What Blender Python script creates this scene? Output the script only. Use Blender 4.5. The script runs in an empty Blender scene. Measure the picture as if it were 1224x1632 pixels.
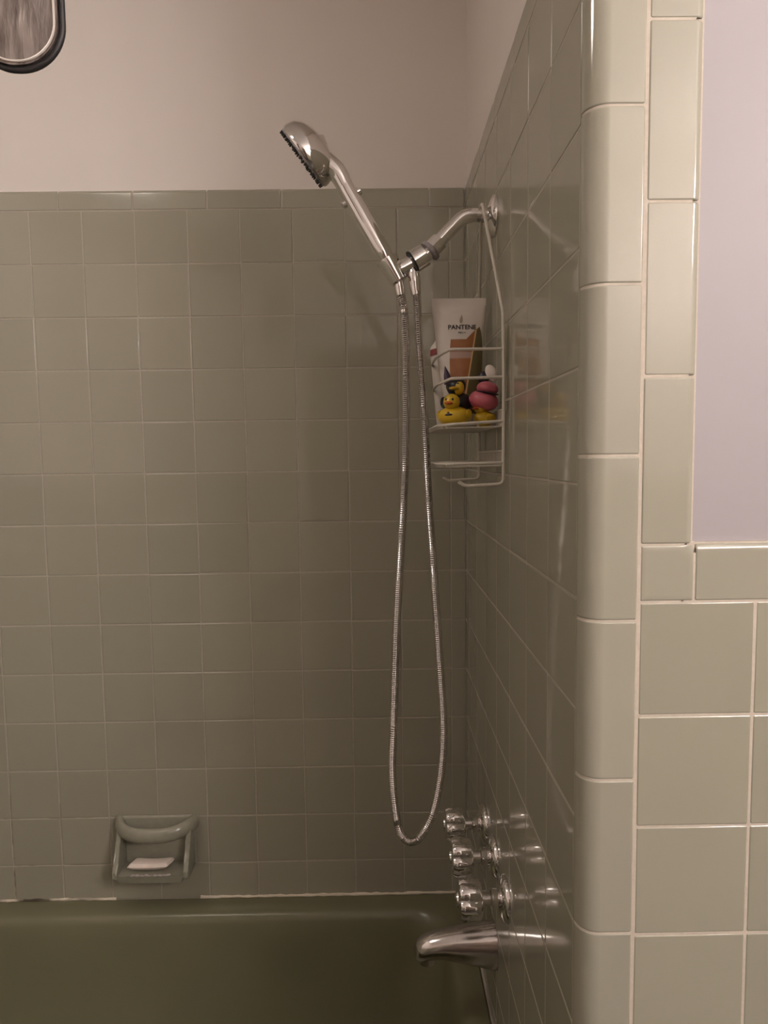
import bpy, bmesh, math, random
from mathutils import Vector, Matrix, Euler
random.seed(7)
PI = math.pi
S = bpy.context.scene
COL = S.collection

# ------------------------------------------------------------------ camera
F_PX, W_PX, H_PX = 1085.25, 1224, 1632
cam_d = bpy.data.cameras.new('camera')
cam = bpy.data.objects.new('camera', cam_d)
COL.objects.link(cam)
cam_d.sensor_fit = 'VERTICAL'
cam_d.sensor_height = 24.0
cam_d.sensor_width = 18.0
cam_d.lens = F_PX / H_PX * 24.0
cam_d.clip_start = 0.02
R_ = Vector((0.99986429, -0.01028952, -0.01286599))
U_ = Vector((0.01365156, 0.08032382, 0.99667533))
F_ = Vector((0.00922186, 0.99671571, -0.08045339))
M = Matrix.Identity(4)
for i in range(3):
    M[i][0], M[i][1], M[i][2] = R_[i], U_[i], -F_[i]
M[0][3], M[1][3], M[2][3] = -0.1904, -1.4685, 1.3809
cam.matrix_world = M
S.camera = cam

# ------------------------------------------------------------------ world, exposure
w = bpy.data.worlds.new('world')
S.world = w
w.use_nodes = True
w.node_tree.nodes['Background'].inputs[0].default_value = (0.9, 0.85, 0.8, 1)
w.node_tree.nodes['Background'].inputs[1].default_value = 0.02
S.view_settings.view_transform = 'Standard'
S.view_settings.look = 'None'
S.view_settings.gamma = 1
S.view_settings.use_curve_mapping = False
S.view_settings.exposure = 0.0
S.cycles.max_bounces = 12
S.cycles.diffuse_bounces = 7
S.cycles.glossy_bounces = 6
S.cycles.sample_clamp_indirect = 6
LAMP = 174.0          # strength of the vanity bulbs
FILL_DOME = 21.0           # strength of the added fill lamp over the tub

# ------------------------------------------------------------------ helpers
def link(o, parent=None):
    COL.objects.link(o)
    if parent is not None:
        o.parent = parent
    return o

def tag(o, label=None, cat=None, group=None, kind=None):
    if label: o['label'] = label
    if cat: o['category'] = cat
    if group: o['group'] = group
    if kind: o['kind'] = kind
    return o

def thing(name, label, cat, loc=(0, 0, 0), group=None):
    o = link(bpy.data.objects.new(name, None))
    o.location = loc
    o.empty_display_size = 0.05
    return tag(o, label, cat, group)

def obj(name, bm_or_me, m, parent=None, smooth=True, world=True):
    """link a bmesh as one mesh object; coordinates are world coordinates unless world=False"""
    if isinstance(bm_or_me, bmesh.types.BMesh):
        me = bpy.data.meshes.new(name)
        bmesh.ops.recalc_face_normals(bm_or_me, faces=bm_or_me.faces)
        bm_or_me.to_mesh(me)
        bm_or_me.free()
        if smooth:
            me.polygons.foreach_set('use_smooth', [True] * len(me.polygons))
            me.set_sharp_from_angle(angle=math.radians(40))
    else:
        me = bm_or_me
    if m is not None and not me.materials:
        me.materials.append(m)
    o = link(bpy.data.objects.new(name, me), parent)
    if parent is not None and world:
        p = Vector((0, 0, 0)); q = parent
        while q is not None:
            p += Vector(q.location); q = q.parent
        o.location = -p
    return o

def bbox(bm, a, b, bevel=0.0, seg=2):
    vs = [bm.verts.new((x, y, z)) for x in (a[0], b[0]) for y in (a[1], b[1]) for z in (a[2], b[2])]
    fs = []
    for q in ((0, 1, 3, 2), (4, 6, 7, 5), (0, 4, 5, 1), (2, 3, 7, 6), (0, 2, 6, 4), (1, 5, 7, 3)):
        fs.append(bm.faces.new([vs[i] for i in q]))
    if bevel:
        es = list({e for f in fs for e in f.edges})
        bmesh.ops.bevel(bm, geom=es, offset=bevel, segments=seg, profile=0.5, affect='EDGES')
    return bm

def box(a, b, bevel=0.0, seg=2):
    return bbox(bmesh.new(), a, b, bevel, seg)

def frame_from(t):
    t = t.normalized()
    a = Vector((0, 1, 0)) if abs(t.y) < 0.9 else Vector((1, 0, 0))
    n = (a - t * a.dot(t)).normalized()
    return n, t.cross(n)

def tube(bm, pts, rad, n=12, closed=False, caps=True):
    """tube along points; rad a number or a list"""
    pts = [Vector(p) for p in pts]
    N = len(pts)
    rs = rad if isinstance(rad, (list, tuple)) else [rad] * N
    rings = []
    nrm = None
    for i, p in enumerate(pts):
        if closed:
            t = pts[(i + 1) % N] - pts[i - 1]
        else:
            t = pts[min(i + 1, N - 1)] - pts[max(i - 1, 0)]
        t.normalize()
        if nrm is None:
            nrm, _ = frame_from(t)
        nrm = (nrm - t * nrm.dot(t)).normalized()
        b = t.cross(nrm)
        rings.append([bm.verts.new(p + (nrm * math.cos(2 * PI * k / n) + b * math.sin(2 * PI * k / n)) * rs[i]) for k in range(n)])
    for i in range(N if closed else N - 1):
        a, b2 = rings[i], rings[(i + 1) % N]
        for k in range(n):
            bm.faces.new((a[k], a[(k + 1) % n], b2[(k + 1) % n], b2[k]))
    if caps and not closed:
        bm.faces.new(rings[0]); bm.faces.new(rings[-1][::-1])
    return bm

def spline(pts, step=0.004):
    """Catmull-Rom through points, roughly uniform spacing"""
    P = [Vector(p) for p in pts]
    P = [P[0] * 2 - P[1]] + P + [P[-1] * 2 - P[-2]]
    out = []
    for i in range(1, len(P) - 2):
        a, b, c, d = P[i - 1], P[i], P[i + 1], P[i + 2]
        n = max(1, int((c - b).length / step))
        for k in range(n):
            t = k / n
            out.append(0.5 * ((2 * b) + (c - a) * t + (2 * a - 5 * b + 4 * c - d) * t * t + (3 * b - a - 3 * c + d) * t ** 3))
    out.append(P[-2])
    return out

def fillet(pts, r=0.008, n=4):
    """round the corners of a polyline"""
    P = [Vector(p) for p in pts]
    out = [P[0]]
    for i in range(1, len(P) - 1):
        a = (P[i - 1] - P[i]); b = (P[i + 1] - P[i])
        rr = min(r, a.length * .45, b.length * .45)
        s, e = P[i] + a.normalized() * rr, P[i] + b.normalized() * rr
        for k in range(n + 1):
            t = k / n
            out.append(s * (1 - t) ** 2 + P[i] * 2 * t * (1 - t) + e * t * t)
    out.append(P[-1])
    return out

def lathe(bm, prof, origin, axis, n=32, rfun=None):
    """prof: list of (distance along axis, radius)"""
    ax = Vector(axis).normalized(); o = Vector(origin)
    u, v = frame_from(ax)
    rings = []
    for d, r in prof:
        if r < 1e-6:
            rings.append([bm.verts.new(o + ax * d)])
        else:
            rings.append([bm.verts.new(o + ax * d + (u * math.cos(2 * PI * k / n) + v * math.sin(2 * PI * k / n)) * (r * (rfun(2 * PI * k / n) if rfun else 1))) for k in range(n)])
    for a, b in zip(rings, rings[1:]):
        for k in range(n):
            k2 = (k + 1) % n
            if len(a) == 1 and len(b) == 1: continue
            if len(a) == 1: bm.faces.new((a[0], b[k2], b[k]))
            elif len(b) == 1: bm.faces.new((a[k], a[k2], b[0]))
            else: bm.faces.new((a[k], a[k2], b[k2], b[k]))
    if len(rings[0]) > 1: bm.faces.new(rings[0][::-1])
    if len(rings[-1]) > 1: bm.faces.new(rings[-1])
    return bm

def ellipsoid(bm, c, r, rot=None, n=20, m=14, f=None):
    c = Vector(c); E_ = Euler(rot or (0, 0, 0)).to_matrix()
    rings = []
    for j in range(m + 1):
        th = PI * j / m
        row = []
        for k in range(1 if j in (0, m) else n):
            ph = 2 * PI * k / n
            d = Vector((math.sin(th) * math.cos(ph), math.sin(th) * math.sin(ph), math.cos(th)))
            s = f(d) if f else 1
            row.append(bm.verts.new(c + E_ @ Vector((d.x * r[0] * s, d.y * r[1] * s, d.z * r[2] * s))))
        rings.append(row)
    for a, b in zip(rings, rings[1:]):
        for k in range(n):
            k2 = (k + 1) % n
            if len(a) == 1: bm.faces.new((a[0], b[k], b[k2]))
            elif len(b) == 1: bm.faces.new((a[k], b[0], a[k2]))
            else: bm.faces.new((a[k], b[k], b[k2], a[k2]))
    return bm

# ------------------------------------------------------------------ materials
def srgb(r, g, b):
    f = lambda c: (c / 12.92 if c <= .04045 else ((c + .055) / 1.055) ** 2.4)
    return (f(r / 255), f(g / 255), f(b / 255), 1)

class NT:
    def __init__(s, name):
        s.m = bpy.data.materials.new(name); s.m.use_nodes = True
        s.t = s.m.node_tree; s.b = s.t.nodes['Principled BSDF']
    def n(s, typ, **kw):
        nd = s.t.nodes.new(typ)
        for k, v in kw.items(): setattr(nd, k, v)
        return nd
    def l(s, a, b): s.t.links.new(a, b)
    def math(s, op, a, b=None, c=None):
        nd = s.n('ShaderNodeMath', operation=op)
        for i, v in enumerate((a, b, c)):
            if v is None: continue
            if isinstance(v, (int, float)): nd.inputs[i].default_value = v
            else: s.l(v, nd.inputs[i])
        return nd.outputs[0]
    def mix(s, f, a, b):
        nd = s.n('ShaderNodeMix', data_type='RGBA')
        for i, v in ((0, f), (6, a), (7, b)):
            if isinstance(v, (int, float, tuple)): nd.inputs[i].default_value = v
            else: s.l(v, nd.inputs[i])
        return nd.outputs[2]
    def noise(s, scale, vec=None, detail=3, rough=.5):
        nd = s.n('ShaderNodeTexNoise'); nd.inputs['Scale'].default_value = scale
        nd.inputs['Detail'].default_value = detail; nd.inputs['Roughness'].default_value = rough
        if vec is not None: s.l(vec, nd.inputs['Vector'])
        return nd.outputs[0]
    def set(s, **kw):
        for k, v in kw.items():
            k = k.replace('_', ' ')
            i = s.b.inputs[k]
            if isinstance(v, (int, float, tuple)): i.default_value = v
            else: s.l(v, i)
    def bump(s, h, strength, dist=.001, nm=None):
        nd = s.n('ShaderNodeBump'); nd.inputs['Strength'].default_value = strength
        nd.inputs['Distance'].default_value = dist
        s.l(h, nd.inputs['Height']); s.l(nd.outputs[0], s.b.inputs['Normal'])

def plain(name, col, rough=.5, metal=0, coat=0, noise_amt=.06, nscale=60, bump=0.0, **kw):
    t = NT(name)
    tc = t.n('ShaderNodeTexCoord').outputs['Object']
    n = t.noise(nscale, tc)
    c2 = tuple(max(0, c * (1 - noise_amt * 2)) for c in col[:3]) + (1,)
    c1 = tuple(min(1, c * (1 + noise_amt)) for c in col[:3]) + (1,)
    t.set(Base_Color=t.mix(n, c2, c1), Roughness=rough, Metallic=metal, **kw)
    if coat: t.set(Coat_Weight=coat, Coat_Roughness=.08)
    if bump: t.bump(n, bump)
    return t.m

def tile_mat(name, col, rough=.1, wav=.25):
    t = NT(name)
    oi = t.n('ShaderNodeObjectInfo').outputs['Random']
    tc = t.n('ShaderNodeTexCoord').outputs['Object']
    off = t.n('ShaderNodeVectorMath', operation='ADD')
    t.l(tc, off.inputs[0])
    cx = t.n('ShaderNodeCombineXYZ')
    t.l(t.math('MULTIPLY', oi, 37.0), cx.inputs[0]); t.l(t.math('MULTIPLY', oi, 91.0), cx.inputs[2])
    t.l(cx.outputs[0], off.inputs[1])
    big = t.noise(14, off.outputs[0], 1, .4)
    fine = t.noise(900, off.outputs[0], 2, .5)
    d = tuple(c * .93 for c in col[:3]) + (1,); u = tuple(c * 1.05 for c in col[:3]) + (1,)
    c = t.mix(t.math('ADD', t.math('MULTIPLY', oi, .6), t.math('MULTIPLY', fine, .4)), d, u)
    t.set(Base_Color=c, Roughness=rough, IOR=1.52)
    t.bump(big, wav, .0022)
    return t.m

M_TILE = tile_mat('glazed_sage_tile', (.342, .323, .255, 1), .065, .14)
M_CAP = tile_mat('glazed_sage_trim_tile', (.355, .336, .272, 1), .08, .12)

def grout_mat(nm, k):
    t = NT(nm)
    g = t.n('ShaderNodeNewGeometry').outputs['Position']
    n1 = t.noise(220, g, 3); n2 = t.noise(9, g, 3, .6)
    base = t.mix(n1, (.50 * k, .43 * k, .35 * k, 1), (.64 * k, .57 * k, .49 * k, 1))
    sp = t.n('ShaderNodeSeparateXYZ'); t.l(g, sp.inputs[0])
    low = t.math('SUBTRACT', 1, t.math('MULTIPLY', t.math('SUBTRACT', sp.outputs[2], .40), 3.0))
    low = t.math('MAXIMUM', t.math('MINIMUM', low, 1), 0)
    left = t.math('MAXIMUM', t.math('MINIMUM', t.math('MULTIPLY', t.math('ADD', sp.outputs[0], .72), -4.0), 1), 0)
    spot = t.math('MAXIMUM', t.math('MINIMUM', t.math('MULTIPLY', t.math('SUBTRACT', n2, .47), 12), 1), 0)
    m = t.math('MULTIPLY', t.math('MULTIPLY', low, left), spot)
    t.set(Base_Color=t.mix(m, base, (.07, .05, .03, 1)), Roughness=.75)
    t.bump(n1, .4, .0006)
    return t.m
M_GROUT = grout_mat('cream_grout', 1.0)
M_GROUT2 = grout_mat('aged_grout', .70)
M_CAULK = grout_mat('white_caulk', 1.35)
M_PAINT = plain('warm_white_wall_paint', (.76, .70, .66, 1), .55, 0, 0, .02, 5)
M_LILAC = plain('lilac_grey_partition', (.372, .338, .352, 1), .55, 0, 0, .02, 6)  # darker, greyer lilac than the other walls, used on the partition alone
M_CEIL = plain('ceiling_paint', (.85, .81, .77, 1), .7, 0, 0, .02, 5)
M_TUB = plain('olive_green_enamel', (.170, .162, .098, 1), .26, 0, 0, .03, 8)
M_CERAMIC = plain('sage_ceramic', (.31, .297, .235, 1), .2, 0, 0, .08, 90)
M_CHROME = plain('chrome', (.82, .79, .78, 1), .06, 1, 0, .02, 30)
M_CHROME_W = plain('worn_chrome', (.66, .62, .60, 1), .17, 1, 0, .10, 140, .1)
M_GREY = plain('grey_plastic', (.32, .29, .29, 1), .4, 0, 0, .04, 80)
M_DARK = plain('dark_rubber', (.02, .018, .018, 1), .5)
M_WIRE = plain('white_vinyl_coated_wire', (.62, .57, .50, 1), .35, 0, 0, .05, 150)
M_RED = plain('red_label', (.30, .05, .05, 1), .4)
M_WHITE = plain('white_plastic', (.66, .60, .55, 1), .35, 0, 0, .02, 40)
M_SOAP = plain('pale_pink_soap', (.90, .78, .70, 1), .5, 0, 0, .06, 70, .15)
M_SCUM = plain('soap_residue', (.50, .44, .42, 1), .6, 0, 0, .2, 160, .4)
M_YEL = plain('yellow_vinyl', (.62, .40, .02, 1), .35, 0, 0, .05, 60)
M_ORANGE = plain('orange_vinyl', (.50, .09, .02, 1), .35)
M_BLK = plain('black_vinyl', (.014, .010, .016, 1), .35)
M_PURP = plain('dark_purple_vinyl', (.055, .03, .07, 1), .4)
M_PINK = plain('pink_vinyl', (.55, .13, .17, 1), .4, 0, 0, .05, 60)
M_FLOOR = plain('grey_floor_tile', (.07, .06, .05, 1), .4, 0, 0, .1, 8)
M_WOOD = plain('dark_painted_door', (.16, .12, .09, 1), .45, 0, 0, .05, 12)
M_TEXT = plain('dark_ink', (.05, .035, .03, 1), .5)

def emis(name, col, st):
    t = NT(name)
    t.set(Emission_Color=col, Emission_Strength=st, Base_Color=(.8, .8, .8, 1))
    return t.m
M_FILL_DOME = emis('added_fill_dome', (1.0, .90, .80, 1), FILL_DOME)
M_BULB = emis('lit_bulb_glass', (1.0, .93, .90, 1), LAMP)

# ------------------------------------------------------------------ tiles
P, Q, J = .1095, .1544, .0021      # field pitch, trim pitch, joint width
Z0 = 1.9                            # top of the field tiles in the alcove
BF = -.8435                         # face of the partition wall tiles
EJ = -.8215                          # joint between end wall tiles and bullnose

def sweep_mesh(name, prof, L, e=.0016, drop=.0008, back=.0):
    """prof: list of (a, h, na, nh) across; swept along length L with rolled ends.
    local axes: x = across (a), y = depth (-h is out), z = length"""
    st = [(0, -drop, -1), (e * .45, -drop * .35, -.6), (e, 0, 0), (L - e, 0, 0), (L - e * .45, -drop * .35, .6), (L, -drop, 1)]
    vs, ns, fs = [], [], []
    for z, dh, nz in st:
        for a, h, na, nh in prof:
            vs.append((a - na * -dh, -(h - nh * -dh), z))
            v = Vector((na, -nh, nz * .9)).normalized() if nz else Vector((na, -nh, 0))
            ns.append(v)
    n = len(prof)
    for i in range(len(st) - 1):
        for k in range(n - 1):
            a = i * n + k
            fs.append((a, a + 1, a + n + 1, a + n))
    me = bpy.data.meshes.new(name)
    me.from_pydata(vs, [], fs)
    me.polygons.foreach_set('use_smooth', [True] * len(me.polygons))
    me.update()
    me.normals_split_custom_set_from_vertices([tuple(v) for v in ns])
    return me

def flat_prof(w, e=.0016, drop=.0008):
    return [(0, -drop, -.8, .6), (e * .45, -drop * .35, -.5, .86), (e, 0, 0, 1), (w - e, 0, 0, 1), (w - e * .45, -drop * .35, .5, .86), (w, -drop, .8, .6)]

def cap_prof(w, r=.008, e=.0016, drop=.0008, depth=.0085):
    """flat face with one rounded-over edge at a = w"""
    p = [(0, -drop, -.8, .6), (e * .45, -drop * .35, -.5, .86), (e, 0, 0, 1)]
    for k in range(7):
        t = PI / 2 * k / 6
        p.append((w - r + r * math.sin(t), -r + r * math.cos(t), math.sin(t), math.cos(t)))
    p.append((w, -depth, 1, 0))
    return p

_cache = {}
def tile_mesh(w, h, kind='flat'):
    k = (round(w, 4), round(h, 4), kind)
    if k not in _cache:
        pr = flat_prof(w) if kind == 'flat' else cap_prof(w)
        me = sweep_mesh('tile_mesh', pr, h)
        me.materials.append(M_TILE if kind == 'flat' else M_CAP)
        _cache[k] = me
    return _cache[k]

def put_tile(name, me, parent, loc, rz=0.0, basis=None, jit=.0016):
    o = bpy.data.objects.new(name, me)
    COL.objects.link(o); o.parent = parent
    j = Euler((random.uniform(-jit, jit), random.uniform(-jit, jit) * .3, random.uniform(-jit, jit))).to_matrix().to_4x4()
    B = basis if basis is not None else Matrix.Rotation(rz, 4, 'Z')
    o.matrix_local = Matrix.Translation(Vector(loc) + Vector((random.uniform(-2e-4, 2e-4),) * 3)) @ B @ j
    return o

def struct(name, a, b, m, bevel=0):
    o = obj(name, box(a, b, bevel), m, smooth=False)
    o['kind'] = 'structure'
    return o

CEIL_Z = 2.42
# --- walls of the alcove
wall_back = struct('wall_back', (-1.60, .006, 0), (.10, .10, CEIL_Z), M_PAINT)
obj('grout_bed', box((-1.52, .0007, .36), (.0, .0062, Z0 + .036)), M_GROUT2, wall_back, smooth=False)
wall_right = struct('wall_right', (.006, -.8, 0), (.10, .0058, CEIL_Z), M_PAINT)
obj('grout_bed', box((.0007, EJ, .2), (.0062, .0007, Z0 + .036)), M_GROUT2, wall_right, smooth=False)
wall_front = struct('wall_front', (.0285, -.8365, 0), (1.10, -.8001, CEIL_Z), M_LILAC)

# back wall: field tiles (columns counted from the corner, first one cut)
xs = [0.0] + [-(.0324 + k * P) for k in range(0, 14)]
xs[-1] = max(xs[-1], -1.52)
rows = [Z0 - r * P for r in range(0, 14)]
rows.append(.392)
for i in range(len(xs) - 1):
    x1, x0 = xs[i], xs[i + 1]
    for r in range(len(rows) - 1):
        z1, z0 = rows[r], rows[r + 1]
        put_tile('tile', tile_mesh(x1 - x0 - J, z1 - z0 - J), wall_back, (x0 + J / 2, 0, z0 + J / 2))
# cap row on the back wall
CAPH = .0414
B_capx = Matrix(((0, 0, 1, 0), (0, 1, 0, 0), (1, 0, 0, 0), (0, 0, 0, 1)))   # local x -> z, local z -> x
def fix(Bm):
    return Bm
cx = [0.0, -.0744] + [-.0744 - k * Q for k in range(1, 10)] 
cx[-1] = -1.465
for a, b in zip(cx, cx[1:]):
    put_tile('cap_tile', tile_mesh(CAPH - J / 2, a - b - J, 'cap'), wall_back, (b + J / 2, 0, Z0 + J / 2), basis=B_capx)
# end wall: tiles face -x.  local x(across) -> +y or -y ; outward(-y local) -> -x
B_end = Matrix(((0, 1, 0, 0), (-1, 0, 0, 0), (0, 0, 1, 0), (0, 0, 0, 1)))  # local x -> -y, local y -> +x
ys = [EJ + k * P for k in range(0, 8)] + [0.0]
for i in range(len(ys) - 1):
    y0, y1 = ys[i], ys[i + 1]
    for r in range(len(rows) - 1):
        z1, z0 = rows[r], rows[r + 1]
        put_tile('tile', tile_mesh(y1 - y0 - J, z1 - z0 - J), wall_right, (0, y1 - J / 2, z0 + J / 2), basis=B_end)
# two more courses in front of the tub end
for r in range(2):
    pass
B_capy = Matrix(((0, 1, 0, 0), (0, 0, -1, 0), (1, 0, 0, 0), (0, 0, 0, 1)))
B_capy = Matrix(((0, 1, 0, 0), (0, 0, -1, 0), (1, 0, 0, 0), (0, 0, 0, 1)))
cy = [0.0, -.052] + [-.052 - Q * k for k in range(1, 5)] + [EJ]
for a, b in zip(cy, cy[1:]):
    put_tile('cap_tile', tile_mesh(CAPH - J / 2, a - b - J, 'cap'), wall_right, (0, a - J / 2, Z0 + J / 2), basis=B_capy)

# --- bullnose corner pieces on the partition
RB = .0205
BX = .0529
SW = .0500
def bull_prof(off=0.0, x1=BX - J, e=.0016, drop=.0008):
    """profile in plan, from the end-wall joint round the corner to the first vertical joint"""
    p = []
    c = (RB, BF + RB)
    def add(x, y, nx, ny): p.append((x - nx * off, y - ny * off, nx, ny))
    y_start = EJ
    if not off:
        add(drop, y_start - .0002, -.8, .6); add(drop * .35, y_start - e * .5, -.9, .4)
    add(0, c[1] + .001 if c[1] + .001 < y_start - e else y_start - e, -1, 0)
    for k in range(0, 13):
        t = PI / 2 * k / 12
        nx, ny = -math.cos(t), -math.sin(t)
        add(c[0] + RB * nx, c[1] + RB * ny, nx, ny)
    add(x1 - e, BF, 0, -1)
    if not off:
        add(x1 - e * .5, BF + drop * .35, .5, -.86); add(x1, BF + drop, .8, -.6)
    return p

def bull_mesh(L, off=0.0, drop=.0008, e=.0016, x1=BX - J):
    prof = bull_prof(off, x1)
    st = [(0, drop, -1), (e * .45, drop * .35, -.6), (e, 0, 0), (L - e, 0, 0), (L - e * .45, drop * .35, .6), (L, drop, 1)] if not off else [(0, 0, 0), (L, 0, 0)]
    vs, ns, fs = [], [], []
    for z, d, nz in st:
        for x, y, nx, ny in prof:
            vs.append((x - nx * d, y - ny * d, z))
            ns.append(Vector((nx, ny, nz * .9)).normalized())
    n = len(prof)
    for i in range(len(st) - 1):
        for k in range(n - 1):
            a = i * n + k
            fs.append((a, a + 1, a + n + 1, a + n))
    me = bpy.data.meshes.new('bullnose_mesh')
    me.from_pydata(vs, [], fs)
    me.polygons.foreach_set('use_smooth', [True] * len(me.polygons)); me.update()
    me.normals_split_custom_set_from_vertices([tuple(v) for v in ns])
    return me
# move the corner arc start so that it meets the end wall joint
bz = [1.6881 + Q * k for k in range(2, -12, -1)]
bz = [z for z in bz if z > -.1]
bme = bull_mesh(Q - J)
bme.materials.append(M_CAP)
for z in bz:
    zz = max(z - Q, .001)
    o = put_tile('bullnose_tile', bme, wall_front, (0, 0, zz + J / 2), jit=.0)
    if z - Q < 0:
        o.scale = (1, 1, z / Q)
gb = bull_mesh(bz[0] - .01, off=.00075, x1=BX - .0020)
gb.materials.append(M_GROUT)
obj('grout_bed', gb, None, wall_front)
# field and trim tiles on the partition face
TOPF = 1.2425
obj('grout_bed', box((BX - .004, BF + .0007, 0), (1.06, -.8364, TOPF)), M_GROUT, wall_front, smooth=False)
obj('grout_bed', box((BX - .004, BF + .0007, TOPF), (.0945, -.8364, bz[0])), M_GROUT, wall_front, smooth=False)
obj('grout_bed', box((.0925, BF + .0007, TOPF), (1.06, -.8364, 1.2885)), M_GROUT, wall_front, smooth=False)
obj('grout_bed', box((.0935, BF + .0030, 1.287), (BX + SW - .0004, -.8364, bz[0])), M_GROUT, wall_front, smooth=False)
obj('grout_bed', box((.0935, BF + .0030, 1.283), (1.06, -.8364, 1.2981)), M_GROUT, wall_front, smooth=False)
obj('grout_bed', box((.0968, BF + .0022, 1.2905), (.1046, -.8364, 1.2985)), M_GROUT, wall_front, smooth=False)
for c in range(0, 9):
    for r in range(0, 11):
        z1 = TOPF - r * P; z0 = max(z1 - P, .002)
        put_tile('tile', tile_mesh(P - J, z1 - z0 - J), wall_front, (BX + c * P + J / 2, BF, z0 + J / 2))
sz = [1.2965 + Q * k for k in range(0, 6)]
for z in sz:
    put_tile('cap_tile', tile_mesh(SW - J / 2, Q - J, 'cap'), wall_front, (BX + J / 2, BF, z + J / 2), jit=.0008)
for k in range(6):
    put_tile('cap_tile', tile_mesh(1.2985 - TOPF - J / 2, Q - J, 'cap'), wall_front, (BX + SW + .0012 + k * Q + J / 2, BF, TOPF + J / 2), basis=B_capx, jit=.0008)
# inside corner trim piece where the strips meet
bm = bmesh.new()
n = 10
a0, a1, b0, b1 = BX + J / 2, BX + SW + .0012 - J / 2, TOPF + J / 2, 1.2965 - J / 2
grid = []
def stops(a, b): return [a, a + .0008, a + .0016] + [a + .0016 + (b - a - .0032) * k / 12 for k in range(1, 12)] + [b - .0016, b - .0008, b]
for z in stops(b0, b1):
    row = []
    for x in stops(a0, a1):
        d = 0
        for q_ in (x - a0, z - b0, a1 - x, b1 - z):
            if q_ < .0016: d = max(d, .0008 * (1 - q_ / .0016) ** 2)
        cr = math.hypot(a1 - x, b1 - z)
        if cr < .011: d = max(d, (1 - cr / .011) ** 2 * .0028)
        row.append(bm.verts.new((x, BF + d, z)))
    grid.append(row)
for j in range(len(grid) - 1):
    for i in range(len(grid[0]) - 1):
        bm.faces.new((grid[j][i], grid[j][i + 1], grid[j + 1][i + 1], grid[j + 1][i]))
o = obj('corner_cap_tile', bm, M_CAP, wall_front)

# --- rest of the room
struct('wall_left', (-1.66, -2.70, 0), (-1.5205, .006, CEIL_Z), M_PAINT)
wb = struct('wall_behind', (-1.66, -2.80, 0), (1.60, -2.70, CEIL_Z), M_PAINT)
struct('wall_far_right', (1.10, -2.70, 0), (1.20, -.7, CEIL_Z), M_PAINT)
struct('floor', (-1.66, -2.80, -.06), (1.60, .10, 0), M_FLOOR)
struct('ceiling', (-1.66, -2.80, CEIL_Z), (1.60, .10, CEIL_Z + .06), M_CEIL)
# sage wainscot round the room, as on the partition; full height tile on the far alcove end
struct('trim_6', (-1.52, -.80, .30), (-1.514, .0, 1.94), M_TILE)
struct('trim_7', (-1.52, -2.70, 0), (-1.514, -.80, 1.297), M_TILE)
struct('trim_8', (-1.52, -2.70, 0), (-.70, -2.694, 1.297), M_TILE)
struct('trim_9', (.22, -2.70, 0), (1.10, -2.694, 1.297), M_TILE)
struct('trim_10', (1.094, -2.69, 0), (1.10, -.84, 1.297), M_TILE)
door = struct('door_1', (-.62, -2.695, .01), (.14, -2.66, 2.03), M_WOOD, .004)
for zz in (.25, 1.15):
    obj('door_panel', box((-.52, -2.662, zz), (.04, -2.65, zz + .75), .004), M_WOOD, door)
k_ = lathe(bmesh.new(), [(0, .012), (.03, .012), (.04, .026), (.06, .028), (.072, .015), (.074, 0)], (.08, -2.66, 1.0), (0, 1, 0), 20)
obj('door_knob', k_, M_CHROME, door)
tr = struct('trim_1', (-.70, -2.7, 2.03), (.22, -2.66, 2.11), M_CEIL, .004)
struct('trim_2', (-.70, -2.7, 0), (-.62, -2.66, 2.03), M_CEIL, .004)
struct('trim_3', (.14, -2.7, 0), (.22, -2.66, 2.03), M_CEIL, .004)

# vanity lamp on the far right wall, outside the frame
VX = 1.10
t = thing('vanity_lamp', 'chrome vanity lamp bar with five round lit bulbs on the wall right of the partition', 'lamp', (VX - .02, -2.15, 2.08))
obj('back_plate', box((VX - .025, -2.58, 2.03), (VX, -1.72, 2.13), .004), M_CHROME, t)
for k in range(5):
    y = -1.79 - k * .18
    so_ = obj('socket', lathe(bmesh.new(), [(0, .022), (.03, .026)], (VX - .024, y, 2.08), (-1, 0, 0), 16), M_CHROME, t)
    obj('bulb', ellipsoid(bmesh.new(), (VX - .095, y, 2.08), (.045, .045, .045), n=12, m=8), M_BULB, so_)

# unseen lamp added on the ceiling to brighten the alcove, no known fixture
LX, LY = -1.05, -1.0
t = thing('added_fill_lamp', 'added round fill lamp on the ceiling over the tub edge, out of view', 'lamp', (LX, LY, CEIL_Z))
obj('base_ring', lathe(bmesh.new(), [(0, .15), (.018, .15), (.022, .14)], (LX, LY, CEIL_Z - .0005), (0, 0, -1), 32), M_CHROME, t)
obj('dome', lathe(bmesh.new(), [(.018, .138), (.045, .125), (.068, .085), (.078, .04), (.08, 0)], (LX, LY, CEIL_Z), (0, 0, -1), 24), M_FILL_DOME, t)

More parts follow.
